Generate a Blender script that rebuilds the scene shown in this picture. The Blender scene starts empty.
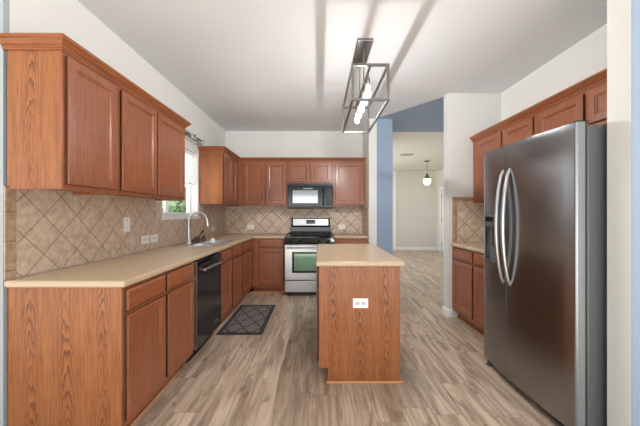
import bpy, bmesh, math, random
from mathutils import Vector, Matrix
random.seed(7)
S = bpy.context.scene
COL = S.collection
PI = math.pi

# ------------------------------------------------------------------ camera, world, exposure
cam_d = bpy.data.cameras.new('camera'); cam = bpy.data.objects.new('camera', cam_d); COL.objects.link(cam)
cam.location = (0, 0, 1.27); cam.rotation_euler = (PI/2, 0, 0)
cam_d.sensor_width = 36; cam_d.lens = 288*36/640; cam_d.shift_x = 1/640; cam_d.shift_y = 0.5/640
cam_d.clip_start = 0.05; cam_d.clip_end = 200
S.camera = cam
W = bpy.data.worlds.new('sky'); S.world = W; W.use_nodes = True
bg = W.node_tree.nodes['Background']; bg.inputs[0].default_value = (0.86, 0.93, 1.0, 1); bg.inputs[1].default_value = 1.1
S.view_settings.view_transform = 'Standard'; S.view_settings.look = 'None'
S.view_settings.gamma = 1; S.view_settings.use_curve_mapping = False
S.view_settings.exposure = 0.35
def daylight(name, loc, rot, sx, sy, power, col=(1, .985, .97)):  # rectangular area lamp, for window daylight and added fill
    l = bpy.data.lights.new(name, 'AREA'); l.shape = 'RECTANGLE'; l.size = sx; l.size_y = sy; l.energy = power; l.color = col
    o = bpy.data.objects.new(name, l); COL.objects.link(o); o.location = loc; o.rotation_euler = rot
daylight('fill_rear', (0, -8.5, .9), (math.radians(90+10), 0, 0), 14.0, 3.0, 300, (.93, .97, 1))      # added broad lamp behind the camera, stands in for rear daylight
daylight('fill_hall', (1.3, 7.4, 1.4), (0, math.radians(-90), 0), 2.0, 3.0, 22, (.93, .97, 1))        # added lamp hidden behind the stub wall, brightens the hall
daylight('daylight_window', (-3.0, 3.55, 3.1), (0, math.radians(-48), 0), 1.5, 1.5, 80, (.93, .97, 1))       # daylight entering by the sink window
daylight('fill_ceiling', (-2.9, 3.55, .45), (0, math.radians(-125), 0), 1.4, 1.5, 170, (.95, .98, 1))       # added lamp below the sill, aimed up like ground bounce to brighten the ceiling
sl = bpy.data.lights.new('sun', 'SUN'); sl.energy = 13.5; sl.angle = math.radians(4); sl.color = (.92, .965, 1)
sun = bpy.data.objects.new('sun', sl); COL.objects.link(sun); sun.rotation_euler = (math.radians(40), 0, math.radians(4))   # low behind the house, falls on the floor and patio behind the camera
BULB = 9.5

# ------------------------------------------------------------------ node helpers
class G:
    def __init__(s, name, rough=0.5, metal=0.0, color=(.8,.8,.8)):
        s.m = bpy.data.materials.new(name); s.m.use_nodes = True
        s.nt = s.m.node_tree; s.b = s.nt.nodes['Principled BSDF']
        s.b.inputs['Roughness'].default_value = rough; s.b.inputs['Metallic'].default_value = metal
        s.b.inputs['Base Color'].default_value = (*color, 1)
        s._p = None
    def put(s, sock, v):
        if hasattr(v, 'is_output'): s.nt.links.new(v, sock)
        elif isinstance(v, tuple) and len(v) == 3 and sock.type == 'RGBA': sock.default_value = (*v, 1)
        else: sock.default_value = v
    def n(s, t, **kw):
        nd = s.nt.nodes.new(t)
        for k, v in kw.items(): setattr(nd, k, v)
        return nd
    def f(s, op, *a):
        nd = s.n('ShaderNodeMath', operation=op)
        for i, v in enumerate(a): s.put(nd.inputs[i], v)
        return nd.outputs[0]
    def pos(s):
        if not s._p:
            g = s.n('ShaderNodeNewGeometry'); x = s.n('ShaderNodeSeparateXYZ'); s.nt.links.new(g.outputs['Position'], x.inputs[0])
            s._p = tuple(x.outputs)
        return s._p
    def vec(s, x, y, z=0.0):
        c = s.n('ShaderNodeCombineXYZ')
        for i, v in enumerate((x, y, z)): s.put(c.inputs[i], v)
        return c.outputs[0]
    def noise(s, v, scale=1.0, detail=2.0, rough=0.5, dist=0.0):
        nd = s.n('ShaderNodeTexNoise'); s.put(nd.inputs['Vector'], v)
        nd.inputs['Scale'].default_value = scale; nd.inputs['Detail'].default_value = detail
        nd.inputs['Roughness'].default_value = rough; nd.inputs['Distortion'].default_value = dist
        return nd.outputs[0]
    def mix(s, fac, a, b):
        nd = s.n('ShaderNodeMix', data_type='RGBA')
        s.put(nd.inputs[0], fac); s.put(nd.inputs[6], a); s.put(nd.inputs[7], b)
        return nd.outputs[2]
    def ss(s, v, lo, hi, a=0.0, b=1.0):
        nd = s.n('ShaderNodeMapRange', interpolation_type='SMOOTHSTEP'); nd.clamp = True
        for i, q in enumerate((v, lo, hi, a, b)): s.put(nd.inputs[i], q)
        return nd.outputs[0]
    def color(s, c): s.put(s.b.inputs['Base Color'], c); return s
    def bump(s, h, strength=0.2, dist=0.002):
        nd = s.n('ShaderNodeBump'); nd.inputs['Strength'].default_value = strength; nd.inputs['Distance'].default_value = dist
        s.put(nd.inputs['Height'], h); s.nt.links.new(nd.outputs[0], s.b.inputs['Normal']); return s
def lin(r, g, b):
    return tuple(((c/255)/12.92 if c/255 <= .04045 else ((c/255+.055)/1.055)**2.4) for c in (r, g, b))

M = {}
def simple(key, rgb, rough=0.5, metal=0.0, **kw):
    g = G(key, rough, metal, lin(*rgb)); M[key] = g.m
    for k, v in kw.items(): g.b.inputs[k].default_value = v
    return g
def paint(key, rgb, bump=0.25, scale=160):
    g = simple(key, rgb, 0.75)
    x, y, z = g.pos(); n = g.noise(g.vec(x, y, z), scale, 2)
    big = g.noise(g.vec(x, y, z), 1.3, 2)
    g.color(g.mix(g.f('MULTIPLY', big, 0.10), lin(*rgb), tuple(c*0.82 for c in lin(*rgb))))
    g.bump(n, bump, 0.002)
paint('wall_white', (221, 220, 216))
paint('ceiling_white', (220, 222, 224), 0.5, 70)
paint('cream_paint', (220, 216, 208))
paint('blue_paint', (142, 158, 178))
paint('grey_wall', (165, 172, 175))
simple('trim_white', (240, 238, 234), 0.35)
simple('plate_white', (243, 242, 238), 0.35)
simple('slot_pale', (196, 190, 184), 0.5)
simple('slot_grey', (120, 118, 115), 0.5)
simple('vinyl_white', (242, 243, 244), 0.35)
simple('black_gloss', (7, 7, 8), 0.10)
simple('black_satin', (14, 14, 15), 0.4)
simple('cast_iron', (18, 18, 19), 0.55)
simple('dark_void', (12, 10, 9), 0.8)
simple('dark_stainless', (88, 88, 90), 0.2, 0.9)
simple('chrome', (225, 225, 226), 0.12, 1.0)
simple('nickel', (140, 137, 134), 0.3, 1.0)
simple('pewter', (120, 124, 120), 0.45, 0.7)
simple('fridge_side', (98, 99, 101), 0.42, 0.35)
simple('door_side', (128, 129, 130), 0.4, .2)
simple('gasket', (50, 51, 53), 0.6)
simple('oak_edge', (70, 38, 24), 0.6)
simple('shoe_wood', (206, 140, 92), 0.4)
simple('brown_plastic', (74, 50, 40), 0.4)
simple('soap_white', (232, 228, 215), 0.4)
simple('display', (35, 48, 60), 0.1)
simple('vent_white', (205, 200, 192), 0.5)
simple('brass_dim', (120, 105, 85), 0.35, 0.8)
simple('bark', (90, 70, 52), 0.9)
gl = simple('pane_glass', (255, 255, 255), 0.0); gl.b.inputs['Transmission Weight'].default_value = 1.0; gl.b.inputs['IOR'].default_value = 1.05
def emis(key, rgb, st):
    g = simple(key, rgb, 0.5); g.b.inputs['Emission Color'].default_value = (*lin(*rgb), 1); g.b.inputs['Emission Strength'].default_value = st
g = G('bulb_glow', .3); g.b.inputs['Emission Color'].default_value = (1, .97, .94, 1); g.b.inputs['Emission Strength'].default_value = 4.0; g.b.inputs['Alpha'].default_value = .45; M['bulb_glow'] = g.m
bl = bpy.data.lights.new('bulb_light', 'POINT'); bl.energy = 1.0; bl.shadow_soft_size = .008; bl.use_nodes = True
_em = bl.node_tree.nodes['Emission']; _fo = bl.node_tree.nodes.new('ShaderNodeLightFalloff'); _fo.inputs['Strength'].default_value = BULB; _fo.inputs['Smooth'].default_value = .2
bl.node_tree.links.new(_fo.outputs['Linear'], _em.inputs['Strength'])
emis('globe_glow', (255, 232, 205), 5.0)

def wood(key, horizontal, light, mid, dark, figure=1.0, rough=0.33, period=0.19, phase=0.5):
    g = G(key, rough); x, y, z = g.pos()
    s = g.f('ADD', x, y)
    a, h = (s, z) if horizontal else (z, s)
    fine = g.noise(g.vec(g.f('MULTIPLY', h, 130.0), g.f('MULTIPLY', a, 3.0), g.f('MULTIPLY', a, .3)), 1, 4, .6)
    pore = g.noise(g.vec(g.f('MULTIPLY', h, 300.0), g.f('MULTIPLY', a, 9.0)), 1, 2)
    broad = g.noise(g.vec(g.f('MULTIPLY', h, 9.0), g.f('MULTIPLY', a, 1.1)), 1, 2)
    # cathedral figure: parabolic contours repeated across the veneer
    wob = g.f('MULTIPLY', g.f('SUBTRACT', g.noise(g.vec(g.f('MULTIPLY', a, 2.2), g.f('MULTIPLY', h, 1.4)), 1, 2), .5), .07)
    t = g.f('SUBTRACT', g.f('FRACT', g.f('ADD', g.f('DIVIDE', g.f('ADD', h, wob), period), phase)), 0.5)
    t = g.f('MULTIPLY', t, period)
    t2 = g.f('MULTIPLY', t, t)
    nn = g.f('MULTIPLY', g.noise(g.vec(g.f('MULTIPLY', h, 45.0), g.f('MULTIPLY', a, 5.0)), 1, 3), 2.2)
    ph = g.f('ADD', g.f('ADD', g.f('MULTIPLY', a, 11.0), g.f('MULTIPLY', t2, 1500.0)), nn)
    ring = g.f('FRACT', ph)
    ring = g.ss(ring, 0.35, 1.0)
    mask = g.ss(g.f('ABSOLUTE', t), 0.016, 0.062, 1.0, 0.18)
    fig = g.f('MULTIPLY', g.f('MULTIPLY', ring, mask), g.f('MULTIPLY', g.ss(g.noise(g.vec(g.f('MULTIPLY', h, 5.0), g.f('MULTIPLY', a, 1.6), 3.0), 1, 1), .32, .6, .35, 1.0), figure))
    c = g.mix(g.ss(fine, .3, .7), lin(*mid), lin(*light))
    c = g.mix(g.f('MULTIPLY', g.ss(broad, .35, .75), .35), c, lin(*mid))
    c = g.mix(g.f('MULTIPLY', fig, .85), c, lin(*dark))
    c = g.mix(g.f('MULTIPLY', g.ss(pore, .52, .70), .5), c, lin(*dark))
    g.color(c); g.bump(pore, .08, .0006)
    g.b.inputs['Specular IOR Level'].default_value = .4; g.b.inputs['Coat Weight'].default_value = 0.08; g.b.inputs['Coat Roughness'].default_value = 0.2
    M[key] = g.m; return g
wood('oak_panel', False, (168, 107, 65), (142, 83, 45), (88, 46, 24), 1.0)
wood('oak_door', False, (160, 96, 62), (134, 75, 45), (90, 47, 29), 0.10).b.inputs['Coat Weight'].default_value = .35
wood('oak_rail', True, (161, 97, 61), (136, 76, 45), (90, 47, 29), 0.12)
wood('oak_frame', False, (163, 100, 62), (138, 78, 45), (90, 47, 29), 0.15)

def tile_mat(key, vy, vz, gw=1.0):     # diamond-laid stone tile, a grout crossing passes (vy, vz)
    g = G(key, 0.45); x, y, z = g.pos(); D = 0.235
    h = g.f('SUBTRACT', g.f('ADD', x, y), vy); w = g.f('SUBTRACT', z, vz)
    u = g.f('DIVIDE', g.f('ADD', h, w), D); v = g.f('DIVIDE', g.f('SUBTRACT', h, w), D)
    def edge(q):
        fr = g.f('FRACT', g.f('ADD', q, 100.0)); return g.f('MINIMUM', fr, g.f('SUBTRACT', 1.0, fr))
    e = g.f('MINIMUM', edge(u), edge(v))
    gm = g.ss(e, 0.010*gw, 0.022*gw, 1.0, 0.0)
    wn = g.n('ShaderNodeTexWhiteNoise', noise_dimensions='3D')
    g.put(wn.inputs['Vector'], g.vec(g.f('FLOOR', g.f('ADD', u, 100.0)), g.f('FLOOR', g.f('ADD', v, 100.0))))
    mott = g.noise(g.vec(x, y, z), 22, 5, .65)
    c = g.mix(g.ss(mott, .3, .7), lin(190, 165, 142), lin(224, 204, 180))
    c = g.mix(g.f('MULTIPLY', wn.outputs[0], .3), c, lin(196, 172, 150))
    c = g.mix(g.f('MULTIPLY', gm, .8), c, lin(126, 100, 80))
    g.color(c); g.bump(g.f('SUBTRACT', mott, g.f('MULTIPLY', gm, 3.0)), .3, .002)
    M[key] = g.m
tile_mat('tile_left', -1.678+1.756, 1.258)
tile_mat('tile_back', 5.17-.145, 1.315, 1.9)
tile_mat('tile_right', 3.54+1.90, 1.27, 1.4)
g = G('tile_border', .45); x, y, z = g.pos()
fr = g.f('FRACT', g.f('DIVIDE', z, .16)); e = g.f('MINIMUM', fr, g.f('SUBTRACT', 1.0, fr))
mott = g.noise(g.vec(x, y, z), 24, 5, .65)
c = g.mix(g.ss(mott, .3, .7), lin(160, 128, 104), lin(192, 164, 138))
g.color(g.mix(g.ss(e, .012, .03, .7, 0.0), c, lin(126, 100, 80))); M['tile_border'] = g.m

g = G('laminate', .27); x, y, z = g.pos()
n1 = g.noise(g.vec(x, y, z), 260, 3, .7); n2 = g.noise(g.vec(x, y, z), 7, 3)
c = g.mix(g.ss(n1, .35, .65), lin(186, 160, 130), lin(204, 181, 153)); c = g.mix(g.f('MULTIPLY', n2, .3), c, lin(190, 162, 130))
g.color(c); M['laminate'] = g.m

g = G('plank_floor', .36); x, y, z = g.pos(); PW, PL = 0.185, 1.22
row = g.f('FLOOR', g.f('DIVIDE', g.f('ADD', x, 20.0), PW))
w1 = g.n('ShaderNodeTexWhiteNoise', noise_dimensions='1D'); g.put(w1.inputs['W'], row)
yy = g.f('ADD', g.f('DIVIDE', g.f('ADD', y, 20.0), PL), w1.outputs[0])
colm = g.f('FLOOR', yy)
w2 = g.n('ShaderNodeTexWhiteNoise', noise_dimensions='2D'); g.put(w2.inputs['Vector'], g.vec(row, colm))
rnd = w2.outputs[0]
off = g.f('MULTIPLY', rnd, 37.0)
gr = g.noise(g.vec(g.f('MULTIPLY', x, 19.0), g.f('ADD', g.f('MULTIPLY', y, 1.6), off), off), 1, 5, .6, .8)
gr2 = g.noise(g.vec(g.f('MULTIPLY', x, 120.0), g.f('MULTIPLY', y, 4.0), off), 1, 3, .6)
kn = g.noise(g.vec(g.f('MULTIPLY', x, 7.0), g.f('ADD', g.f('MULTIPLY', y, 2.6), off), off), 1, 3, .6, 1.2)
c = g.mix(g.ss(gr, .32, .68), lin(138, 115, 98), lin(212, 192, 170))
c = g.mix(g.f('MULTIPLY', g.ss(gr2, .4, .7), .22), c, lin(214, 196, 176))
c = g.mix(g.ss(kn, .56, .70, 0.0, .7), c, lin(104, 84, 70))
c = g.mix(g.f('MULTIPLY', rnd, .38), c, lin(160, 138, 118))
def seam(q, w):
    fr = g.f('FRACT', q); return g.ss(g.f('MINIMUM', fr, g.f('SUBTRACT', 1.0, fr)), w*.4, w, 1.0, 0.0)
sm = g.f('MAXIMUM', seam(g.f('DIVIDE', g.f('ADD', x, 20.0), PW), .012), seam(yy, .0018))
c = g.mix(g.f('MULTIPLY', sm, .55), c, lin(92, 74, 62))
g.color(c); g.bump(g.f('SUBTRACT', gr2, sm), .12, .001); M['plank_floor'] = g.m

def brushed(key, rgb, rough, vertical=False):
    g = simple(key, rgb, rough, 1.0); x, y, z = g.pos()
    hh = g.f('ADD', x, y)
    v = g.vec(g.f('MULTIPLY', hh, 600.0 if vertical else 3.0), g.f('MULTIPLY', z, 3.0 if vertical else 700.0))
    n = g.noise(v, 1, 3, .6)
    g.put(g.b.inputs['Roughness'], g.ss(n, .2, .8, rough*.95, rough*1.05)); g.bump(n, .01, .0001)
brushed('stainless', (152, 153, 155), .26)
def aniso(key, amount):
    nt = M[key].node_tree; tg = nt.nodes.new('ShaderNodeTangent'); tg.direction_type = 'RADIAL'; tg.axis = 'Z'
    b_ = nt.nodes['Principled BSDF']; nt.links.new(tg.outputs[0], b_.inputs['Tangent']); b_.inputs['Anisotropic'].default_value = amount; b_.inputs['Anisotropic Rotation'].default_value = .25
aniso('stainless', .5)
brushed('stainless_light', (188, 187, 185), .3)
brushed('sink_steel', (226, 228, 230), .22)

RX, RY = -.835, 3.49
g = G('rug_pile', .95); x, y, z = g.pos()
u = g.f('MULTIPLY', g.f('SUBTRACT', x, RX), PI/.098); v = g.f('MULTIPLY', g.f('SUBTRACT', y, RY), PI/.155)
p = g.f('ADD', g.f('ADD', u, v), g.f('MULTIPLY', g.f('SINE', g.f('MULTIPLY', g.f('SUBTRACT', u, v), 2.0)), .38))
q = g.f('ADD', g.f('SUBTRACT', u, v), g.f('MULTIPLY', g.f('SINE', g.f('MULTIPLY', g.f('ADD', u, v), 2.0)), .38))
ln = g.f('MINIMUM', g.f('ABSOLUTE', g.f('SINE', g.f('MULTIPLY', p, .5))), g.f('ABSOLUTE', g.f('SINE', g.f('MULTIPLY', q, .5))))
inn = g.f('MULTIPLY', g.ss(g.f('ABSOLUTE', g.f('SUBTRACT', x, RX)), .19, .197, 1.0, 0.0), g.ss(g.f('ABSOLUTE', g.f('SUBTRACT', y, RY)), .43, .437, 1.0, 0.0))
fac = g.f('MULTIPLY', g.ss(ln, .13, .24), inn)
fib = g.noise(g.vec(x, y, z), 500, 2)
c = g.mix(fac, lin(58, 54, 52), lin(122, 116, 112)); c = g.mix(g.f('MULTIPLY', fib, .35), c, lin(50, 47, 46))
g.color(c); g.bump(fib, .5, .003); M['rug_pile'] = g.m

g = G('foliage', .7); x, y, z = g.pos(); n = g.noise(g.vec(x, y, z), 9, 3)
g.color(g.mix(g.ss(n, .35, .65), lin(48, 66, 38), lin(92, 108, 74))); M['foliage'] = g.m
g = G('grass', .9); x, y, z = g.pos(); n = g.noise(g.vec(x, y, z), 3, 4)
g.color(g.mix(n, lin(96, 118, 66), lin(140, 150, 96))); M['grass'] = g.m
simple('patio', (200, 196, 188), .8)
simple('fence_wood', (150, 120, 95), .8)
g = G('microwave_glass', .07, 0, lin(60, 68, 70)); M['microwave_glass'] = g.m; g.b.inputs['IOR'].default_value = 3.2
g = G('oven_glass', .06, 0, lin(18, 22, 22)); M['oven_glass'] = g.m; g.b.inputs['IOR'].default_value = 3.0; g.b.inputs['Specular Tint'].default_value = (.62, 1, .70, 1)

# ------------------------------------------------------------------ geometry helpers
def B(): return bmesh.new()
def box(bm, x0, x1, y0, y1, z0, z1):
    if x0 > x1: x0, x1 = x1, x0
    if y0 > y1: y0, y1 = y1, y0
    v = [bm.verts.new((x, y, z)) for x in (x0, x1) for y in (y0, y1) for z in (z0, z1)]
    for f in ((0,1,3,2), (4,6,7,5), (0,4,5,1), (2,3,7,6), (0,2,6,4), (1,5,7,3)): bm.faces.new([v[i] for i in f])
    return bm
def bx(*a): return box(B(), *a)
def loft(bm, rings, close=True):
    rs = [[bm.verts.new(p) for p in r] for r in rings]; n = len(rs[0])
    for a, b in zip(rs, rs[1:]):
        for i in range(n): bm.faces.new((a[i], a[(i+1) % n], b[(i+1) % n], b[i]))
    if close: bm.faces.new(rs[0][::-1]); bm.faces.new(rs[-1])
    return bm
def tube(bm, pts, r, n=10):
    pts = [Vector(p) for p in pts]; rad = r if isinstance(r, (list, tuple)) else [r]*len(pts)
    rings = []; up = None
    for i, p in enumerate(pts):
        d = (pts[min(i+1, len(pts)-1)]-pts[max(i-1, 0)]).normalized()
        if up is None: up = d.orthogonal().normalized()
        up = (up-d*up.dot(d)).normalized(); s = d.cross(up)
        rings.append([p+(up*math.cos(2*PI*k/n)+s*math.sin(2*PI*k/n))*rad[i] for k in range(n)])
    return loft(bm, rings)
def lathe(bm, c, prof, n=20):
    rings = [[(c[0]+r*math.cos(2*PI*k/n), c[1]+r*math.sin(2*PI*k/n), c[2]+z) for k in range(n)] for r, z in prof]
    return loft(bm, rings)
def prism(bm, poly, axis, a0, a1):   # poly of 2D points extruded on an axis
    def P(p, a): return {'x': (a, p[0], p[1]), 'y': (p[0], a, p[1]), 'z': (p[0], p[1], a)}[axis]
    return loft(bm, [[P(p, a0) for p in poly], [P(p, a1) for p in poly]])
def cells(bm, xs, ys, skip, z0, z1):
    V = {}
    def v(i, j):
        if (i, j) not in V: V[i, j] = bm.verts.new((xs[i], ys[j], z0))
        return V[i, j]
    fs = [bm.faces.new((v(i,j), v(i+1,j), v(i+1,j+1), v(i,j+1))) for i in range(len(xs)-1) for j in range(len(ys)-1) if (i, j) not in skip]
    r = bmesh.ops.extrude_face_region(bm, geom=fs)
    for e in r['geom']:
        if isinstance(e, bmesh.types.BMVert): e.co.z = z1
    return bm
def tag(o, label=None, cat=None, group=None, kind=None):
    if label: o['label'] = label
    if cat: o['category'] = cat
    if group: o['group'] = group
    if kind: o['kind'] = kind
    return o
def obj(name, bm, m, parent=None, bevel=0, smooth=False, seg=2):
    bmesh.ops.recalc_face_normals(bm, faces=bm.faces)
    if parent is not None: off = worldloc(parent)
    else:
        xs = [v.co.x for v in bm.verts]; ys = [v.co.y for v in bm.verts]; zs = [v.co.z for v in bm.verts]
        off = Vector(((min(xs)+max(xs))/2, (min(ys)+max(ys))/2, min(zs)))
    bmesh.ops.translate(bm, verts=bm.verts, vec=-off)
    me = bpy.data.meshes.new(name); bm.to_mesh(me); bm.free()
    me.materials.append(M[m] if isinstance(m, str) else m)
    if smooth:
        for p in me.polygons: p.use_smooth = True
        me.set_sharp_from_angle(angle=math.radians(40))
    o = bpy.data.objects.new(name, me); COL.objects.link(o)
    if parent is not None: o.parent = parent
    else: o.location = off
    if bevel:
        md = o.modifiers.new('bevel', 'BEVEL'); md.width = bevel; md.segments = seg; md.limit_method = 'ANGLE'; md.angle_limit = math.radians(40)
    return o
def worldloc(o):
    l = Vector((0, 0, 0))
    while o: l += Vector(o.location); o = o.parent
    return l
def thing(name, label, cat, loc, group=None):
    o = bpy.data.objects.new(name, None); COL.objects.link(o); o.location = loc; o.empty_display_size = .1
    return tag(o, label, cat, group)
def struct(name, bm, m, parent=None, bevel=0):
    o = obj(name, bm, m, parent, bevel)
    if parent is None: o['kind'] = 'structure'
    return o

# ------------------------------------------------------------------ room shell
XL, XR, YB, H = -1.678, 2.24, 5.17, 2.75
UP = [(-4.2, -2.2), (4.2, -2.2)]
struct('floor', bx(-4.2, 4.2, -2.2, 10.1, -.05, 0), 'plank_floor')
cb = B(); poly = [(-4.2,-2.2), (4.2,-2.2), (4.2,3.66), (1.576,3.66), (.78,4.62), (.78,5.3), (-4.2,5.3)]
prism(cb, poly, 'z', H, H+.12); struct('ceiling', cb, 'ceiling_white')
cb = B(); prism(cb, [(1.576,3.66), (4.2,3.66), (4.2,5.23), (.78,5.23), (.78,4.62)], 'z', H, H+.12); struct('ceiling_passage', cb, 'blue_paint')
struct('ceiling_hall', bx(.9, 4.2, 5.23, 10.1, H, H+.12), 'cream_paint')
# left wall with the window opening
WY0, WY1, WZ0, WZ1 = 3.08, 3.985, 1.235, 2.09
wb = B()
def wallx(bm, x0, x1, ys, zs, skip):
    V = {}
    t = B(); cells(t, ys, zs, skip, 0, abs(x1-x0))
    for f in t.faces:
        pass
    m = {}
    for v in t.verts: m[v] = bm.verts.new((x0+v.co.z*(1 if x1 > x0 else -1), v.co.x, v.co.y))
    for f in t.faces: bm.faces.new([m[v] for v in f.verts])
    t.free(); return bm
wallx(wb, XL, XL-.14, [1.562, WY0, WY1, YB+.13], [0, WZ0, WZ1, H], {(1, 1)})
struct('wall_left', wb, 'wall_white')
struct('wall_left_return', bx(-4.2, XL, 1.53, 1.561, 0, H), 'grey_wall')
struct('wall_back', bx(XL, .78, YB, YB+.13, 0, H), 'wall_white')
struct('wall_back_stub', bx(.78, .9, 4.49, 5.3, 0, H), 'wall_white')
struct('wall_back_passage', bx(.9, 1.15, 4.50, 4.62, 0, H), 'blue_paint')
struct('wall_right', bx(XR, XR+.12, 1.55, 3.54, 0, H), 'wall_white')
struct('wall_right_end', bx(1.58, XR+.12, 3.54, 3.65, 0, H), 'wall_white')
struct('wall_right_return', bx(1.55, 1.60, 1.431, 1.55, 0, H), 'wall_white')
struct('wall_right_front', bx(1.60, 4.2, 1.43, 1.55, 0, H), 'blue_paint')
struct('wall_right_corner', bx(1.552, 1.60, 1.428, 1.431, 0, H), 'blue_paint')
struct('wall_hall_far', bx(1.15, 4.2, 10.0, 10.1, 0, H), 'cream_paint')
wb = B(); wallx(wb, 4.08, 4.2, [3.66, 8.72, 9.62, 10.0], [0, 2.06, H], {(1, 0)}); struct('wall_hall_right', wb, 'cream_paint')
# baseboards
def base_x(bm, x, s, y0, y1):
    prism(bm, [(x, 0), (x+s*.016, 0), (x+s*.016, .075), (x+s*.008, .095), (x, .1)], 'y', y0, y1)
def base_y(bm, y, s, x0, x1):
    prism(bm, [(y, 0), (y+s*.016, 0), (y+s*.016, .075), (y+s*.008, .095), (y, .1)], 'x', x0, x1)
b = B(); base_y(b, 3.54, -1, 1.564, 1.630); struct('baseboard_end', b, 'trim_white')
b = B(); base_x(b, 1.58, -1, 3.54, 3.66); base_y(b, 3.65, 1, 1.564, 2.3); struct('baseboard_passage', b, 'trim_white')
b = B(); base_y(b, 10.0, -1, 2.68, 4.08); struct('baseboard_hall', b, 'trim_white')
b = B(); base_y(b, 4.50, -1, .785, 1.15); struct('baseboard_stub', b, 'trim_white')
b = B(); base_y(b, 1.43, -1, 1.56, 4.1); struct('baseboard_front', b, 'trim_white')
b = B(); base_y(b, 1.53, -1, -4.1, -1.83); struct('baseboard_left', b, 'trim_white')
# hall casing and door
b = B(); box(b, 2.58, 2.68, 9.97, 10.0, 0, 2.75); struct('trim_hall', b, 'trim_white')
dr = bpy.data.objects.new('door_1', None); COL.objects.link(dr); dr.location = (4.10, 9.17, 0); dr['kind'] = 'structure'
obj('door_leaf', bx(4.10, 4.14, 8.73, 9.61, .01, 2.05), 'trim_white', dr, .003)
b = B()
for (y0, y1, z0, z1) in ((8.62,8.72,0,2.16), (9.62,9.72,0,2.16), (8.72,9.62,2.06,2.16)): box(b, 4.06, 4.08, y0, y1, z0, z1)
obj('door_casing', b, 'trim_white', dr, .003)
for zc in (.25, 1.05, 1.85): obj('hinge', bx(4.085, 4.10, 9.585, 9.612, zc-.045, zc+.045), 'nickel', dr)
b = B(); lathe(b, (0,0,0), [(.012,0),(.012,.03),(.028,.045),(.028,.06),(.01,.07)], 14)
bmesh.ops.rotate(b, verts=b.verts, matrix=Matrix.Rotation(-PI/2, 3, 'Y')); bmesh.ops.translate(b, verts=b.verts, vec=(4.10, 8.80, .95))
obj('door_knob', b, 'nickel', dr, 0, True)

# window
win = bpy.data.objects.new('window_1', None); COL.objects.link(win); win.location = (XL-.1, (WY0+WY1)/2, WZ0); win['kind'] = 'structure'
b = B(); fx0, fx1 = XL-.138, XL-.095
for (y0, y1, z0, z1) in ((WY0, WY0+.045, WZ0, WZ1), (WY1-.045, WY1, WZ0, WZ1), (WY0+.045, WY1-.045, WZ0, WZ0+.045), (WY0+.045, WY1-.045, WZ1-.045, WZ1)): box(b, fx0, fx1, y0, y1, z0, z1)
obj('window_frame', b, 'vinyl_white', win, .003)
b = B()
for (y0, y1, z0, z1) in ((3.34, 3.40, WZ0+.045, WZ1-.045), (WY0+.045, 3.34, 1.64, 1.68), (3.40, WY1-.045, 1.64, 1.68)): box(b, fx0+.008, fx1-.006, y0, y1, z0, z1)
obj('sash_bars', b, 'vinyl_white', win, .003)
b = B(); box(b, fx0+.018, fx0+.022, 3.40, WY1-.045, WZ0+.045, 1.64); box(b, fx0+.018, fx0+.022, WY0+.045, 3.34, WZ0+.045, 1.64)
box(b, fx0+.018, fx0+.022, 3.40, WY1-.045, 1.68, WZ1-.045); box(b, fx0+.018, fx0+.022, WY0+.045, 3.34, 1.68, WZ1-.045)
obj('window_glass', b, 'pane_glass', win)
obj('window_sill', bx(XL-.095, XL+.03, WY0-.02, WY1+.02, WZ0-.035, WZ0), 'trim_white', win, .006)
b = B(); box(b, XL-.094, XL+.002, WY1-.012, WY1+.0, WZ0, WZ1); obj('jamb_liner', b, 'trim_white', win)

# ------------------------------------------------------------------ tile backsplashes
t = thing('backsplash', 'beige diamond-laid tile backsplash along the left wall under the window', 'backsplash', (XL, 3.3, .914))
b = B(); wallx(b, XL+.0005, XL+.008, [1.59, WY0-.02, WY1+.02, YB-.001], [.915, WZ0-.035, 1.417], {(1, 1)}); obj('tile_field', b, 'tile_left', t)
b = B(); box(b, XL+.0005, XL+.009, 1.532, 1.588, .915, 1.417); obj('tile_border', b, 'tile_border', t)
t = thing('backsplash', 'beige diamond-laid tile backsplash behind the stove on the back wall', 'backsplash', (-.45, YB, .914))
b = B(); box(b, XL+.009, .779, YB-.008, YB-.0005, .915, 1.417); obj('tile_field', b, 'tile_back', t)
t = thing('backsplash', 'narrow return of tile backsplash at the right end of the back counter', 'backsplash', (.78, 4.86, .914))
b = B(); box(b, .772, .78, 4.56, YB-.009, .915, 1.37); obj('tile_field', b, 'tile_back', t)
t = thing('backsplash', 'brown diamond-laid tile backsplash on the wall between passage and refrigerator', 'backsplash', (1.95, 3.53, .914))
b = B(); box(b, 1.695, XR-.001, 3.532, 3.54, .915, 1.415); obj('tile_field', b, 'tile_right', t)
b = B(); box(b, 1.636, 1.692, 3.531, 3.54, .915, 1.473); box(b, 1.694, XR-.001, 3.531, 3.54, 1.417, 1.473); obj('tile_border', b, 'tile_border', t)

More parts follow.
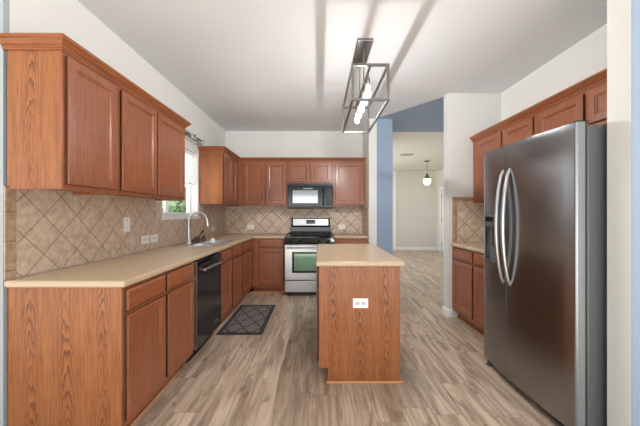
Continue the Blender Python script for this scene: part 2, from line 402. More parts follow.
# ------------------------------------------------------------------ cabinets
def panel(face, c, u0, u1, z0, z1, prof):
    """profiled rectangle on a plane. face: '+x','-x','-y' outward normal; c: plane coordinate"""
    rings = []
    for ins, h in prof:
        a, bb, lo, hi = u0+ins, u1-ins, z0+ins, z1-ins
        p = [(a, lo), (bb, lo), (bb, hi), (a, hi)]
        if face == '+x': rings.append([(c+h, q[0], q[1]) for q in p])
        elif face == '-x': rings.append([(c-h, q[0], q[1]) for q in p])
        else: rings.append([(q[0], c-h, q[1]) for q in p])
    bm = B(); loft(bm, rings); return bm
DOOR = [(0,.001), (0,.015), (.005,.020), (.050,.020), (.052,.0155), (.060,.0125), (.063,.0085), (.068,.0085)]
DRAW = [(0,.001), (0,.012), (.010,.020), (.012,.020)]
def dark_edges(o):          # side faces of doors and drawer fronts near-black brown, darkening the gaps
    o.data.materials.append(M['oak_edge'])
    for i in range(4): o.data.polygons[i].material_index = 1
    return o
def door(face, c, u0, u1, z0, z1, par): return dark_edges(obj('door', panel(face, c, min(u0,u1), max(u0,u1), z0, z1, DOOR), 'oak_door', par))
def drawer(face, c, u0, u1, z0, z1, par): return dark_edges(obj('drawer_front', panel(face, c, min(u0,u1), max(u0,u1), z0, z1, DRAW), 'oak_rail', par))
ZU0, ZU1 = 1.40, 2.155
# slab in "face" orientation: depth range d0..d1 (x for ±x faces, y for -y)
def slab(face, d0, d1, u0, u1, z0, z1):
    return bx(d0, d1, u0, u1, z0, z1) if face in ('+x', '-x') else bx(u0, u1, d0, d1, z0, z1)
def upper(label, face, back, front, u0, u1, z0, z1, doors, panels=(), group='wall cabinets'):
    s = 1 if (face == '+x') else -1
    loc = ((back+front)/2, (u0+u1)/2, z0) if face != '-y' else ((u0+u1)/2, (back+front)/2, z0)
    t = thing('wall_cabinet', label, 'cabinet', loc, group)
    f = front-s*.019
    obj('carcass', slab(face, back+s*.001, f, u0+.001, u1-.001, z0+.018, z1), 'oak_panel', t)
    obj('face_frame', slab(face, f, front, u0+.0005, u1-.0005, z0, z1), 'oak_frame', t, .0015)
    for a_, b_ in ((u0+.001, u0+.02), (u1-.02, u1-.001)): obj('bottom_rail', slab(face, back+s*.012, f, a_, b_, z0, z0+.018), 'oak_frame', t)
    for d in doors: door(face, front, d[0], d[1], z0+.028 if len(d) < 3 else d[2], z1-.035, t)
    return t
FX = XL+.33
upper('single-door oak wall cabinet nearest the camera on the left wall', '+x', XL+.018, FX-.02, 1.532, 1.955, ZU0, ZU1, [(1.552, 1.928)])
upper('two-door oak wall cabinet on the left wall beside the window', '+x', XL, FX-.02, 1.956, 2.94, ZU0, ZU1, [(1.978, 2.405), (2.425, 2.885)])
upper('oak corner wall cabinet on the left wall beyond the window', '+x', XL, FX, 4.02, YB-.001, ZU0, ZU1, [(4.045, 4.39), (4.405, 4.66)])
FY = YB-.33
upper('two-door oak wall cabinet on the back wall left of the microwave', '-y', YB, FY, FX+.001, -.525, ZU0, ZU1, [(-1.265, -.905), (-.885, -.55)])
upper('short two-door oak wall cabinet above the microwave', '-y', YB, FY, -.524, .234, 1.775, ZU1, [(-.49, -.155, 1.80), (-.135, .20, 1.80)])
upper('single-door oak wall cabinet on the back wall right of the microwave', '-y', YB, FY, .235, .779, ZU0, ZU1, [(.275, .745)])
RXF = XR-.35
upper('tall oak wall cabinet above the right counter, partly behind the refrigerator', '-x', XR, RXF, 2.50, 3.53, ZU0, ZU1, [(2.53, 2.915), (2.975, 3.44)])
upper('short oak wall cabinet above the refrigerator', '-x', XR, RXF, 1.56, 2.499, 1.86, ZU1, [(1.585, 2.005, 1.89), (2.045, 2.47, 1.89)])
# crown mouldings
CP = [(0, 0), (.006, 0), (.006, .010), (.012, .013), (.012, .020), (.020, .024), (.034, .042), (.044, .050), (.044, .064), (0, .064)]
def crown(pathpts, label, z=ZU1-.016, mat='oak_rail', parts=None):
    # mitred sweep of CP along a 2D polyline, offset to the right of travel
    P = [Vector(p) for p in pathpts]; rings = []
    for i, p in enumerate(P):
        d1 = (P[i]-P[i-1]).normalized() if i else (P[1]-P[0]).normalized()
        d2 = (P[i+1]-P[i]).normalized() if i < len(P)-1 else d1
        n1 = Vector((d1.y, -d1.x)); n2 = Vector((d2.y, -d2.x)); m = (n1+n2); m = m/(m.length_squared/2) if m.length > 1e-6 else n1
        rings.append([(p.x+m.x*(o+.001), p.y+m.y*(o+.001), z+h) for o, h in CP])
    b = B(); loft(b, rings); o = obj('crown_moulding', b, mat); tag(o, label, 'moulding'); return o
crown([(XL+.002, 1.532), (FX-.02, 1.532), (FX-.02, 2.94), (XL+.002, 2.94)][::-1][::-1], 'oak crown moulding along the near left wall cabinets')
crown([(XL+.002, 4.02), (FX, 4.02), (FX, FY), (.779, FY)], 'oak crown moulding wrapping the back corner wall cabinets')
crown([(RXF, 3.53), (RXF, 1.56)], 'oak crown moulding along the right wall cabinets above the refrigerator')

def base(label, face, back, front, u0, u1, doors, drawers, group='base cabinets', end=None, hollow=None):
    s = 1 if face == '+x' else -1
    loc = ((back+front)/2, (u0+u1)/2, 0) if face != '-y' else ((u0+u1)/2, (back+front)/2, 0)
    t = thing('base_cabinet', label, 'cabinet', loc, group); f = front-s*.019
    obj('carcass', slab(face, back+s*.002, f, u0+.001, u1-.001, .10, hollow or .875), 'oak_panel', t)
    obj('face_frame', slab(face, f, front, u0+.0005, u1-.0005, .10, .875), 'oak_frame', t, .0015)
    k = front-s*.075
    obj('toe_kick', slab(face, back+s*.002, k, u0+.001, u1-.001, 0.001, .10), 'oak_frame', t)
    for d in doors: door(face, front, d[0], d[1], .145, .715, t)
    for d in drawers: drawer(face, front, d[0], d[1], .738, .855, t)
    return t
BX = -1.055; BY = YB-.61; RXB = 1.634
t = base('two-door two-drawer oak base cabinet nearest the camera on the left', '+x', XL, BX, 1.548, 2.412, [(1.562, 1.950), (1.980, 2.395)], [(1.562, 1.950), (1.980, 2.395)])
b = B(); prism(b, [(XL+.018, .001), (BX-.075, .001), (BX-.075, .10), (BX-.001, .10), (BX-.001, .874), (XL+.018, .874)], 'y', 1.541, 1.5475); obj('end_panel', b, 'oak_panel', t)
base('oak sink base cabinet with two doors under the kitchen sink', '+x', XL, BX, 3.022, 3.90, [(3.05, 3.43), (3.48, 3.875)], [(3.05, 3.43), (3.48, 3.875)], hollow=.70)
base('oak corner base cabinet on the left run past the sink', '+x', XL, BX, 3.901, YB-.001, [(3.925, 4.42)], [(3.925, 4.42)])
base('single-door oak base cabinet left of the stove on the back wall', '-y', YB, BY, BX+.001, -.531, [(-.945, -.56)], [(-.945, -.56)])
base('oak base cabinet right of the stove, behind the island', '-y', YB, BY, .241, .775, [(.27, .745)], [(.27, .745)])
base('oak base cabinet between the passage wall and the refrigerator', '-x', XR, RXB, 2.50, 3.538, [(2.56, 3.01), (3.05, 3.48)], [(2.56, 3.01), (3.05, 3.48)])
# shoe mouldings on the floor
def shoe(p, label_n):
    b = B(); box(b, *p); struct(label_n, b, 'shoe_wood', None, .004)
shoe((BX-.074, BX-.060, 1.55, BY+.058, .0005, .018), 'trim_1')
shoe((BX-.058, -.535, BY+.060, BY+.074, .0005, .018), 'trim_2')
shoe((RXB+.060, RXB+.074, 2.52, 3.537, .0005, .018), 'trim_3')

# ------------------------------------------------------------------ worktops
ZT0, ZT1 = .876, .914
SX0, SX1, SY0, SY1 = -1.535, -1.100, 3.04, 3.855      # sink cut-out
b = B(); cells(b, [XL+.009, SX0, SX1, BX+.028, -.532], [1.520, SY0, SY1, BY-.028, YB-.009], {(1,1), (3,0), (3,1), (3,2)}, ZT0, ZT1)
tag(obj('countertop', b, 'laminate', None, .012, False, 4), 'long L-shaped tan laminate countertop holding the sink', 'countertop')
tag(obj('countertop', bx(.240, .771, BY-.028, YB-.009, ZT0, ZT1), 'laminate', None, .012, False, 4), 'short tan countertop right of the stove on the back wall', 'countertop')
tag(obj('countertop', bx(RXB-.028, XR-.002, 2.50, 3.530, ZT0, ZT1), 'laminate', None, .012, False, 4), 'tan countertop between the refrigerator and the passage wall', 'countertop')

# ------------------------------------------------------------------ island
IX0, IX1, IY0, IY1 = 0.0, .607, 2.16, 3.36
t = thing('kitchen_island', 'freestanding oak kitchen island in the middle of the floor', 'island', ((IX0+IX1)/2, (IY0+IY1)/2, 0))
obj('carcass', bx(IX0+.02, IX1-.002, IY0+.012, IY1-.002, .105, .874), 'oak_panel', t)
obj('toe_kick', bx(IX0+.075, IX1-.002, IY0+.012, IY1-.002, .001, .105), 'oak_frame', t)
b = B(); prism(b, [(IX0+.066, .001), (IX1, .001), (IX1, .874), (IX0, .874), (IX0, .113), (IX0+.066, .113)], 'y', IY0, IY0+.012); obj('end_panel', b, 'oak_panel', t, .001)
obj('side_panel', bx(IX1-.002, IX1+.004, IY0+.002, IY1, .001, .874), 'oak_panel', t)
obj('face_frame', bx(IX0, IX0+.02, IY0+.012, IY1, .105, .874), 'oak_frame', t)
for a, bb in ((2.19, 2.55), (2.58, 2.94), (2.97, 3.33)):
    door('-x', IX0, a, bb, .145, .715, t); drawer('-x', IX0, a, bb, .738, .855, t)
b = B(); box(b, IX0+.055, IX1+.02, IY0-.014, IY0-.0005, .0005, .018); box(b, IX1+.0045, IX1+.018, IY0, IY1, .0005, .018); obj('shoe_moulding', b, 'shoe_wood', t, .004)
obj('outlet_plate', bx(.254, .368, IY0-.006, IY0-.0005, .562, .634), 'plate_white', t, .002)
for cx in (.289, .333): obj('receptacle', bx(cx-.014, cx+.014, IY0-.0072, IY0-.006, .586, .610), 'slot_pale', t, .002)
tag(obj('island_countertop', bx(IX0-.022, IX1+.032, IY0-.028, IY1+.03, ZT0, ZT1), 'laminate', None, .012, False, 4), 'rectangular tan laminate worktop on the oak island', 'countertop')

# ------------------------------------------------------------------ outlets and switch
def plate(label, wall, a, z, w, h, kind, grp=None):
    if wall == 'L': t = thing('wall_'+kind, label, kind, (XL+.0092, a, z-h/2)); f = lambda d0,d1,u0,u1,z0,z1: bx(XL+.0085+d0, XL+.0085+d1, a+u0, a+u1, z+z0, z+z1)
    else: t = thing('wall_'+kind, label, kind, (a, YB-.0092, z-h/2)); f = lambda d0,d1,u0,u1,z0,z1: bx(a+u0, a+u1, YB-.0085-d1, YB-.0085-d0, z+z0, z+z1)
    obj('cover_plate', f(0, .006, -w/2, w/2, -h/2, h/2), 'plate_white', t, .002)
    if kind == 'switch':
        obj('toggle', f(.006, .016, -.005, .005, -.002, .02), 'plate_white', t, .001)
        for s in (-.03, .034): obj('screw', f(.006, .0068, -.004, .004, s-.004, s+.004), 'slot_grey', t)
    else:
        for u in (-.022, .022):
            o = obj('receptacle', f(.006, .0075, u-.016, u+.016, -.014, .014), 'soap_white', t, .002)
            b = f(.0075, .008, u-.008, u-.004, -.007, .002); obj('slot', b, 'slot_grey', o); b = f(.0075, .008, u+.004, u+.008, -.007, .002); obj('slot', b, 'slot_grey', o)
plate('white light switch plate standing upright on the left backsplash', 'L', 2.50, 1.175, .078, .125, 'switch')
plate('sideways white outlet on the left backsplash, nearer the camera of the pair', 'L', 2.765, 1.02, .122, .078, 'outlet')
plate('sideways white outlet on the left backsplash, farther of the pair', 'L', 2.912, 1.02, .122, .078, 'outlet')
plate('white outlet on the left backsplash past the faucet near the corner', 'L', 4.54, 1.028, .115, .078, 'outlet')
plate('white outlet on the back wall tiles left of the stove', 'B', -1.225, 1.03, .12, .078, 'outlet')
plate('white outlet on the back wall tiles right of the stove', 'B', .41, 1.03, .12, .078, 'outlet')

# ------------------------------------------------------------------ sink and faucet
t = thing('kitchen_sink', 'double-bowl steel drop-in sink set in the left countertop', 'sink', (-1.32, 3.45, ZT1))
RZ = ZT1+.0005; bxs = [-1.552, -1.425, -1.115, -1.085]; bys = [3.022, 3.055, 3.425, 3.465, 3.835, 3.872]
b = B(); cells(b, bxs, bys, {(1,1), (1,3)}, RZ, RZ+.006); obj('rim', b, 'sink_steel', t, .002)
for y0, y1 in ((3.055, 3.425), (3.465, 3.835)):
    b = B(); x0, x1 = -1.425, -1.115
    def rr(ins, z):
        return [(x0+ins, y0+ins, z), (x1-ins, y0+ins, z), (x1-ins, y1-ins, z), (x0+ins, y1-ins, z)]
    loft(b, [rr(0, RZ+.005), rr(.006, RZ-.02), rr(.014, RZ-.155), rr(.04, RZ-.172)], False)
    b.verts.ensure_lookup_table(); b.faces.new(list(b.verts)[-4:])
    bo = obj('bowl', b, 'sink_steel', t)
    c = B(); lathe(c, ((x0+x1)/2, (y0+y1)/2, RZ-.1715), [(.04, 0), (.042, .003), (.02, .002)], 18); obj('drain', c, 'chrome', bo)
FXc, FYc = -1.478, 3.27
t = thing('kitchen_faucet', 'tall nickel gooseneck faucet behind the sink', 'faucet', (FXc, FYc, RZ+.0065))
z0 = RZ+.0065
b = B(); cells(b, [FXc-.03, FXc+.03], [FYc-.09, FYc+.13], set(), z0, z0+.006); obj('deck_plate', b, 'chrome', t, .004)
b = B(); lathe(b, (FXc, FYc, z0+.0062), [(.030, 0), (.028, .012), (.022, .03), (.019, .10), (.0155, .17), (.0135, .20)], 20); obj('column', b, 'stainless_light', t, 0, True)
pts = [(FXc, FYc, z0+.20), (FXc, FYc, z0+.26)]
R = .098
for i in range(0, 17):
    a = PI-(PI*.93)*i/16; pts.append((FXc+R+R*math.cos(a), FYc+.0+.03*(1-math.cos(PI*i/16))/2, z0+.268+R*.95*math.sin(a)))
b = B(); tube(b, pts, .0108, 14); obj('gooseneck', b, 'stainless_light', t, 0, True)
e = Vector(pts[-1]); b = B(); tube(b, [e+Vector((0,0,.005)), e+Vector((.006, .003, -.05)), e+Vector((.010,.004,-.085))], [.0145, .0165, .0175], 14); obj('spray_head', b, 'stainless_light', t, 0, True)
b = B(); tube(b, [(FXc+.01, FYc+.08, z0+.007), (FXc+.01, FYc+.08, z0+.05)], [.016, .012], 14); tube(b, [(FXc+.01, FYc+.08, z0+.045), (FXc+.05, FYc+.13, z0+.085)], [.008, .006], 10); obj('lever_handle', b, 'brown_plastic', t, 0, True)
t = thing('dish_brush', 'dark dish brush with black handle standing in a brown holder behind the sink', 'brush', (-1.50, 3.56, RZ+.007))
b = B(); lathe(b, (-1.50, 3.56, RZ+.0075), [(.034, 0), (.038, .01), (.036, .055), (.030, .06), (.030, .02)], 18); obj('holder', b, 'brown_plastic', t, 0, True)
b = B(); tube(b, [(-1.50, 3.56, RZ+.03), (-1.488, 3.58, RZ+.075), (-1.455, 3.63, RZ+.145)], [.006, .007, .011], 10); obj('handle', b, 'black_satin', t, 0, True)
b = B(); lathe(b, (-1.48, 3.70, RZ+.0075), [(.02, 0), (.026, .006), (.026, .05), (.012, .06), (.012, .075)], 16)
tag(obj('soap_bottle', b, 'brown_plastic', None, 0, True), 'small brown bottle beside the dish brush behind the sink', 'bottle')
t = thing('soap_dispenser', 'small white soap dispenser with cap on the sink divider', 'soap dispenser', (-1.27, 3.445, RZ+.0065))
b = B(); lathe(b, (-1.27, 3.445, RZ+.0068), [(.024, 0), (.027, .004), (.027, .035), (.02, .042)], 18); obj('cup', b, 'soap_white', t, 0, True)
b = B(); lathe(b, (-1.27, 3.445, RZ+.049), [(.012, 0), (.014, .006), (.010, .014)], 14); obj('cap', b, 'plate_white', t, 0, True)

# ------------------------------------------------------------------ dishwasher
DX = BX+.032; y0, y1 = 2.416, 3.018
t = thing('dishwasher', 'black stainless dishwasher with bar handle under the left counter', 'dishwasher', (-1.3, 2.717, 0))
obj('tub', bx(XL+.05, BX-.01, y0+.004, y1-.004, .10, .868), 'dark_void', t)
obj('front_panel', bx(BX-.008, DX, y0+.004, y1-.004, .125, .862), 'dark_stainless', t, .004)
obj('edge_trim', bx(BX-.008, DX-.001, y0, y0+.0038, .125, .862), 'stainless_light', t)
obj('kick_plate', bx(XL+.05, BX-.06, y0+.004, y1-.004, .002, .10), 'black_satin', t)
b = B(); tube(b, [(DX+.052, y0+.035, .79), (DX+.052, y1-.035, .79)], .0115, 14); ho = obj('handle', b, 'stainless_light', t, 0, True)
for yy_ in (y0+.06, y1-.06):
    b = B(); tube(b, [(DX, yy_, .79), (DX+.047, yy_, .79)], [.014, .010], 12); obj('handle_post', b, 'brown_plastic', ho, 0, True)
obj('badge', bx(DX, DX+.002, y1-.19, y1-.13, .20, .225), 'chrome', t)
obj('control_strip', bx(DX, DX+.0015, y0+.01, y1-.01, .835, .858), 'black_gloss', t)

# ------------------------------------------------------------------ stove
GX0, GX1 = -.526, .236; GF = 4.42
t = thing('gas_range', 'stainless and black gas range centred on the back wall', 'stove', (-.145, 4.78, 0))
obj('body', bx(GX0+.002, GX1-.002, GF+.03, YB-.03, .02, .895), 'black_satin', t, .002)
obj('toe_base', bx(GX0+.03, GX1-.03, GF+.06, YB-.1, .001, .02), 'black_satin', t)
obj('cooktop', bx(GX0, GX1, GF-.02, YB-.10, .896, .918), 'black_gloss', t, .006)
b = B(); prism(b, [(GF+.03, .80), (GF-.035, .80), (GF-.045, .83), (GF-.022, .895), (GF+.03, .895)], 'x', GX0+.001, GX1-.001); kp = obj('knob_panel', b, 'black_gloss', t)
for i in range(5):
    cx = GX0+.10+i*.1405
    b = B(); tube(b, [(cx, GF-.036, .848), (cx, GF-.062, .842)], [.022, .018], 16); obj('knob', b, 'black_satin', kp, 0, True)
od = obj('oven_door', bx(GX0+.004, GX1-.004, GF-.03, GF+.028, .255, .795), 'stainless_light', t, .006)
obj('door_window', panel('-y', GF-.030, GX0+.115, GX1-.115, .365, .685, [(0,.0005),(0,.003),(.004,.004)]), 'black_gloss', od)
obj('window_glass', panel('-y', GF-.0345, GX0+.15, GX1-.15, .395, .655, [(0,0),(0,.001),(.001,.0012)]), 'oven_glass', od)
b = B(); tube(b, [(GX0+.03, GF-.075, .745), (GX1-.03, GF-.075, .745)], .013, 14); hh = obj('door_handle', b, 'stainless_light', od, 0, True)
for cx in (GX0+.07, GX1-.07):
    b = B(); tube(b, [(cx, GF-.03, .745), (cx, GF-.07, .745)], .010, 10); obj('handle_post', b, 'stainless_light', hh, 0, True)
obj('vent_strip', bx(GX0+.03, GX1-.03, GF-.032, GF-.0302, .775, .783), 'dark_void', od)
obj('storage_drawer', bx(GX0+.004, GX1-.004, GF-.028, GF+.028, .07, .243), 'stainless_light', t, .005)
bgx0, bgx1 = GX0+.04, GX1-.04
b = B(); prism(b, [(YB-.012, .918), (YB-.10, .918), (YB-.095, 1.03), (YB-.115, 1.06), (YB-.10, 1.175), (YB-.085, 1.19), (YB-.012, 1.19)], 'x', bgx0, bgx1); obj('backguard', b, 'black_gloss', t)
b = B(); prism(b, [(YB-.115, 1.06), (YB-.121, 1.06), (YB-.1065, 1.178), (YB-.098, 1.175)], 'x', bgx0+.03, bgx1-.03); obj('control_panel', b, 'stainless_light', t, .003)
b = B(); prism(b, [(YB-.119, 1.088), (YB-.1215, 1.088), (YB-.1135, 1.158), (YB-.110, 1.158)], 'x', -.225, -.065); cp = obj('clock_display', b, 'display', t)
b = B()
for i in range(4):
    for j in range(2): prism(b, [(YB-.1225+.002*j, 1.096+.02*j), (YB-.1232+.002*j, 1.096+.02*j), (YB-.1215+.002*j, 1.106+.02*j), (YB-.1205+.002*j, 1.106+.02*j)], 'x', -.215+i*.038, -.19+i*.038)
obj('button', b, 'slot_grey', cp)
for side, (gx0, gx1) in enumerate(((GX0+.035, -.155), (-.135, GX1-.035))):
    b = B(); zc = .952; ya, yb_ = GF+.02, YB-.135; r = .006
    for xx in (gx0, (gx0+gx1)/2, gx1): box(b, xx-r, xx+r, ya, yb_, zc-.008, zc+.004)
    for yy_ in (ya, ya+(yb_-ya)*.27, ya+(yb_-ya)*.5, ya+(yb_-ya)*.73, yb_): box(b, gx0, gx1, yy_-r, yy_+r, zc-.007, zc+.005)
    for xx in (gx0, gx1):
        for yy_ in (ya, yb_): box(b, xx-.008, xx+.008, yy_-.008, yy_+.008, .9185, zc)
    obj('grate', b, 'cast_iron', t)
    for fy in (.27, .73):
        b = B(); lathe(b, ((gx0+gx1)/2, ya+(yb_-ya)*fy, .9185), [(.055, 0), (.052, .006), (.036, .008), (.036, .018), (.030, .022)], 20); obj('burner', b, 'cast_iron', t, 0, True)

# ------------------------------------------------------------------ microwave
MF = YB-.40; mx0, mx1, mz0, mz1 = -.522, .232, 1.355, 1.77
t = thing('microwave_oven', 'black over-the-range microwave under the short wall cabinet', 'microwave', (-.145, YB-.2, mz0))
obj('body', bx(mx0, mx1, MF+.03, YB-.01, mz0, mz1), 'black_satin', t, .003)
obj('front_panel', bx(mx0+.001, mx1-.001, MF, MF+.03, mz0+.012, 1.722), 'black_gloss', t, .006)
b = B(); box(b, mx0+.001, mx1-.001, MF+.006, MF+.03, 1.725, mz1-.001)
for i in range(5): box(b, mx0+.02, mx1-.02, MF+.0, MF+.006, 1.730+i*.0075, 1.7335+i*.0075)
obj('vent_grille', b, 'black_satin', t)
dw = obj('door', panel('-y', MF, mx0+.012, mx1-.175, mz0+.03, 1.71, [(0,.0005),(0,.006),(.006,.012),(.05,.012),(.055,.009)]), 'black_gloss', t)
obj('door_window', panel('-y', MF-.009, mx0+.085, mx1-.25, mz0+.085, 1.655, [(0,.0002),(0,.0015),(.002,.002)]), 'microwave_glass', dw)
b = B(); hx = mx1-.155
tube(b, [(hx, MF, 1.68), (hx, MF-.03, 1.665), (hx, MF-.045, 1.60), (hx, MF-.048, 1.54), (hx, MF-.045, 1.48), (hx, MF-.03, 1.42), (hx, MF, 1.405)], .011, 12); obj('handle', b, 'black_gloss', t, 0, True)
kp = obj('keypad', bx(mx1-.115, mx1-.025, MF-.003, MF-.0002, mz0+.05, 1.61), 'black_satin', t, .001)
for i in range(3):
    for j in range(5): obj('button', bx(mx1-.110+i*.028, mx1-.088+i*.028, MF-.0045, MF-.003, mz0+.06+j*.035, mz0+.083+j*.035), 'gasket', kp)
obj('display_screen', bx(mx1-.115, mx1-.025, MF-.004, MF-.0002, 1.63, 1.675), 'display', t)
obj('badge_strip', bx(-.26, -.10, MF-.0135, MF-.0122, 1.672, 1.692), 'pewter', t)

# ------------------------------------------------------------------ refrigerator
t = thing('refrigerator', 'stainless side-by-side refrigerator with bowed handles and ice dispenser', 'refrigerator', (1.82, 2.02, 0))
RY0, RY1, SEAM = 1.575, 2.465, 2.118
obj('body', bx(1.468, 2.20, RY0, RY1, .03, 1.755), 'fridge_side', t, .006)
obj('door_gasket', bx(1.457, 1.468, RY0+.008, RY1-.008, .09, 1.75), 'gasket', t)
def front_x(y):
    s = (y-(RY0+RY1)/2)/((RY1-RY0)/2); return 1.376+.030*s*s
def fdoor(y0, y1, rnd0, rnd1, name, recess=None):
    n = 16; pl = [(1.456, y0)]
    xf0 = front_x(y0); 
    r = .014
    ys = []
    if rnd0:
        for k in range(6): a = k/5*PI/2; pl.append((front_x(y0)+r*(1-math.sin(a)), y0+r*(1-math.cos(a))))
        ys0 = y0+r
    else: ys0 = y0
    ys1 = y1-r if rnd1 else y1
    for k in range(0 if not rnd0 else 1, n+1): pl.append((front_x(ys0+(ys1-ys0)*k/n), ys0+(ys1-ys0)*k/n))
    if rnd1:
        for k in range(1, 6): a = k/5*PI/2; pl.append((front_x(y1)+r*(1-math.cos(a)), y1-r+r*math.sin(a)))
    pl.append((1.456, y1)); b = B(); prism(b, pl, 'z', .065, 1.772)
    o = obj(name, b, 'stainless', t, 0, True); o.data.materials.append(M['door_side'])
    for p in o.data.polygons:
        if abs(p.normal.y) > .97: p.material_index = 1
    return o
fz = fdoor(SEAM+.004, RY1, False, True, 'freezer_door')
fd = fdoor(RY0, SEAM-.004, True, False, 'fridge_door')
# cut the dispenser niche with a boolean-free approach: framed niche standing proud by a few mm
cut = B(); box(cut, 1.20, 1.440, 2.255, 2.425, .875, 1.275); me = bpy.data.meshes.new('cut'); bmesh.ops.recalc_face_normals(cut, faces=cut.faces); cut.to_mesh(me); cut.free()
co = bpy.data.objects.new('cutter', me); COL.objects.link(co)
md = fz.modifiers.new('cut', 'BOOLEAN'); md.object = co; md.operation = 'DIFFERENCE'; md.solver = 'EXACT'
co.location = -worldloc(t)+worldloc(t)
dg = bpy.context.evaluated_depsgraph_get(); dg.update(); nm = bpy.data.meshes.new_from_object(fz.evaluated_get(dg)); fz.modifiers.clear(); fz.data = nm
bpy.data.objects.remove(co)
ds = obj('dispenser_panel', bx(1.388, 1.420, 2.262, 2.420, 1.165, 1.272), 'fridge_side', fz, .004)
obj('dispenser_display', bx(1.3865, 1.388, 2.285, 2.400, 1.205, 1.245), 'black_gloss', fz)
b = B(); box(b, 1.436, 1.442, 2.257, 2.423, .877, 1.165); obj('dispenser_recess', b, 'fridge_side', fz)
obj('dispenser_shelf', bx(1.380, 1.435, 2.262, 2.420, .877, .895), 'stainless_light', fz, .003)
obj('dispenser_paddle', bx(1.418, 1.426, 2.315, 2.365, 1.00, 1.165), 'gasket', fz, .002)
for (hy, par, yo) in ((SEAM+.040, fz, .0), (SEAM-.040, fd, .0)):
    b = B(); pts = []; rad = []
    n = 24
    for i in range(n+1):
        s = i/n; z = .752+s*(1.592-.752); bow = math.sin(PI*s)**.6
        pts.append((front_x(hy)+.004-.056*bow, hy, z)); rad.append(.0105+.005*math.sin(PI*s))
    tube(b, pts, rad, 12); obj('handle', b, 'stainless_light', par, 0, True)
obj('hinge_cover', bx(1.41, 1.49, RY0+.01, RY0+.06, 1.7735, 1.783), 'gasket', t, .004)
obj('hinge_cover', bx(1.41, 1.49, RY1-.06, RY1-.01, 1.7735, 1.783), 'gasket', t, .004)
obj('base_grille', bx(1.44, 1.466, RY0+.01, RY1-.01, .012, .06), 'black_satin', t)
for fy in (RY0+.06, RY1-.05):
    b = B(); lathe(b, (1.425, fy, .001), [(.022, 0), (.022, .012), (.012, .016), (.012, .05)], 14); obj('levelling_foot', b, 'fridge_side', t, 0, True)
    b = B(); lathe(b, (2.1, fy, .001), [(.022, 0), (.022, .012), (.012, .016), (.012, .03)], 14); obj('levelling_foot', b, 'fridge_side', t, 0, True)

# ------------------------------------------------------------------ rug
b = B(); cells(b, [RX-.24, RX+.24], [RY-.485, RY+.485], set(), .001, .010)
tag(obj('floor_mat', b, 'rug_pile', None, .004), 'dark grey trellis-patterned mat on the floor before the sink', 'rug')

# ------------------------------------------------------------------ pendant over the island
PX, PY0, PY1, PZ0, PZ1, PW2 = .393, 2.20, 3.08, 2.140, 2.404, .1355
t = thing('linear_pendant', 'open rectangular metal frame pendant with glowing bulbs over the island', 'pendant light', (PX, 2.64, H))
obj('canopy', bx(PX-.068, PX+.068, 2.43, 2.87, H-.022, H-.0005), 'nickel', t, .003)
for y_ in (2.53, 2.77):
    b = B(); tube(b, [(PX, y_, H-.022), (PX, y_, PZ1-.006)], .0055, 10); obj('hanging_rod', b, 'nickel', t, 0, True)
r = .009; b = B()
for sx in (-PW2, PW2):
    for z in (PZ0, PZ1): box(b, PX+sx-r, PX+sx+r, PY0+r, PY1-r, z-r, z+r)
    for y_ in (PY0, PY1): box(b, PX+sx-r, PX+sx+r, y_-r, y_+r, PZ0-r, PZ1+r)
for y_ in (PY0, PY1):
    for z in (PZ0, PZ1): box(b, PX-PW2+r, PX+PW2-r, y_-r, y_+r, z-r, z+r)
obj('frame', b, 'nickel', t)
obj('lamp_bar', bx(PX-.009, PX+.009, PY0+r, PY1-r, PZ1-.006, PZ1+.007), 'nickel', t)
for i in range(5):
    y_ = 2.31+i*.165
    b = B(); lathe(b, (PX, y_, PZ1-.10), [(.013, 0), (.016, .004), (.016, .05), (.007, .058), (.007, .094)], 14); so = obj('socket', b, 'nickel', t, 0, True)
    b = B(); lathe(b, (PX, y_, PZ1-.21), [(.004, 0), (.018, .006), (.023, .022), (.025, .038), (.021, .062), (.013, .1), (.012, .109)], 16); obj('bulb', b, 'bulb_glow', so, 0, True)
    lo = bpy.data.objects.new('bulb_light', bl); COL.objects.link(lo); lo.location = (PX, y_, 2.212)

# hall pendant
t = thing('hall_pendant', 'small glowing glass globe pendant hanging in the far hall', 'pendant light', (3.04, 8.1, H))
b = B(); lathe(b, (3.04, 8.1, H-.03), [(.05, 0), (.08, .02), (.08, .029)], 18); obj('canopy', b, 'brass_dim', t, 0, True)
b = B(); tube(b, [(3.04, 8.1, H-.03), (3.04, 8.1, 2.38)], .006, 8); obj('stem', b, 'brass_dim', t)
b = B(); lathe(b, (3.04, 8.1, 2.245), [(.112, 0), (.115, .012), (.07, .05), (.03, .09), (.045, .115), (.02, .14)], 18); obj('cap', b, 'brass_dim', t, 0, True)
b = B(); lathe(b, (3.04, 8.1, 2.07), [(.02, 0), (.06, .02), (.092, .07), (.1, .12), (.09, .174)], 18); obj('glass_globe', b, 'globe_glow', t, 0, True)
# ceiling vents
t = thing('ceiling_vent', 'small slatted air vent on the far hall ceiling', 'vent', (2.19, 7.2, H-.02))
obj('frame', bx(2.03, 2.35, 7.10, 7.30, H-.012, H-.0005), 'vent_white', t)
for i in range(6): obj('slat', bx(2.05+i*.05, 2.075+i*.05, 7.12, 7.28, H-.018, H-.0125), 'slot_grey', t)

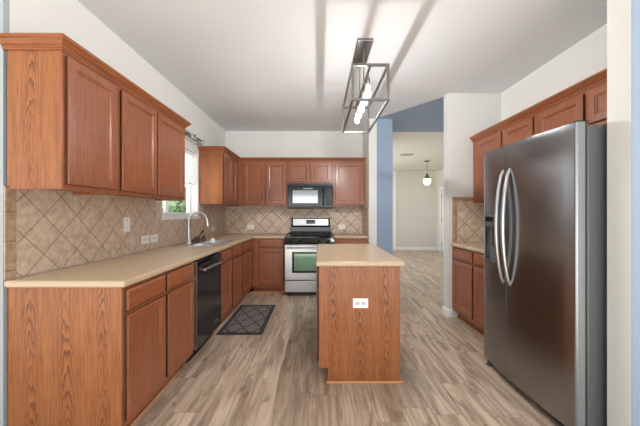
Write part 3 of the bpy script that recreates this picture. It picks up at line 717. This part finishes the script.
# ------------------------------------------------------------------ blind and garland at the window
t = thing('window_blind', 'white slatted blind half lowered in the window above the sink', 'blind', (XL-.045, 3.53, 1.66))
obj('headrail', bx(XL-.075, XL-.02, WY0+.015, WY1-.018, WZ1-.05, WZ1-.002), 'vinyl_white', t, .003)
for i in range(10):
    z = 1.70+i*.035; b = B(); prism(b, [(XL-.068, z+.006), (XL-.067, z+.009), (XL-.026, z-.003), (XL-.027, z-.006)], 'y', WY0+.02, WY1-.022); obj('slat', b, 'vinyl_white', t)
obj('bottom_rail', bx(XL-.070, XL-.024, WY0+.02, WY1-.022, 1.655, 1.675), 'vinyl_white', t, .003)
for y_ in (3.25, 3.80): b = B(); tube(b, [(XL-.047, y_, 1.676), (XL-.047, y_, WZ1-.05)], .0012, 5); obj('cord', b, 'vinyl_white', t)
t = thing('metal_garland', 'grey-green metal leaf garland on a rod above the window', 'garland', (XL+.05, 3.5, 2.2))
b = B(); tube(b, [(XL+.07, 3.0, 2.215), (XL+.07, 3.5, 2.225), (XL+.07, 3.975, 2.215)], .008, 10); obj('rod', b, 'pewter', t, 0, True)
for y_ in (3.2, 3.93): b = B(); tube(b, [(XL+.001, y_, 2.217), (XL+.075, y_, 2.217)], .006, 8); obj('bracket', b, 'pewter', t, 0, True)
b = B()
pts = [(XL+.08+.025*math.sin(i*1.1), 3.05+i*.046, 2.235+.03*math.cos(i*1.1)) for i in range(20)]
tube(b, pts, .004, 8); obj('vine_stem', b, 'pewter', t, 0, True)
for i in range(26):
    p = Vector(pts[i*19//26]); L = random.uniform(.045, .07); w = L*.32
    b = B(); vs = [(0,0,0), (L*.3, w, .006), (L*.7, w*.8, .004), (L, 0, -.006), (L*.7, -w*.8, .004), (L*.3, -w, .006)]
    vv = [b.verts.new(q) for q in vs]; b.faces.new(vv); r_ = bmesh.ops.extrude_face_region(b, geom=list(b.faces))
    bmesh.ops.translate(b, verts=[e for e in r_['geom'] if isinstance(e, bmesh.types.BMVert)], vec=(0, 0, .002))
    a1 = random.uniform(-PI*.45, PI*.45); a2 = random.uniform(-1.2, 1.0)
    bmesh.ops.rotate(b, verts=b.verts, matrix=Matrix.Rotation(a2, 3, 'Y')); bmesh.ops.rotate(b, verts=b.verts, matrix=Matrix.Rotation(a1, 3, 'Z'))
    bmesh.ops.translate(b, verts=b.verts, vec=p); obj('leaf', b, 'pewter', t)

# ------------------------------------------------------------------ outdoors
struct('ground_lawn', bx(-30, -4.2, -2, 30, -.35, -.30), 'grass')
struct('ground_patio', bx(-30, 30, -14, -2.2, -.10, -.05), 'patio')
def shrub(c, r, label):
    t = thing('shrub', label, 'shrub', (c[0], c[1], -.30), 'shrubs outside the kitchen window')
    b = B(); tube(b, [(c[0], c[1], -.3), (c[0], c[1], c[2])], .03, 8); obj('stem', b, 'bark', t)
    b = B()
    for k in range(900):
        d = Vector((random.gauss(0,1), random.gauss(0,1), random.gauss(0,1))).normalized()*r*random.uniform(.75, 1.05)
        p = Vector(c)+d; s = random.uniform(.04, .08); q = Vector((random.gauss(0,1), random.gauss(0,1), random.gauss(0,1))).normalized(); u = q.orthogonal().normalized(); w = q.cross(u)
        vv = [b.verts.new(p+u*s), b.verts.new(p+w*s*.5), b.verts.new(p-u*s), b.verts.new(p-w*s*.5)]; b.faces.new(vv)
    bmesh.ops.create_icosphere(b, subdivisions=2, radius=r*.8, matrix=Matrix.Translation(c)); obj('leaves', b, 'foliage', t)
shrub((-4.7, 9.2, 1.50), .80, 'green shrub outside the window, nearer the glass')
shrub((-6.0, 11.6, 1.75), .95, 'taller green shrub outside the window, before the fence')
t = thing('garden_fence', 'brown board fence at the end of the garden seen through the window', 'fence', (-8, 14, -.3))
for i in range(24): obj('board', bx(-11.0+i*.26, -10.76+i*.26, 14, 14.03, -.299, 1.6), 'fence_wood', t)
for z in (.1, 1.2): obj('rail', bx(-11.0, -4.78, 14.031, 14.08, z, z+.09), 'fence_wood', t)
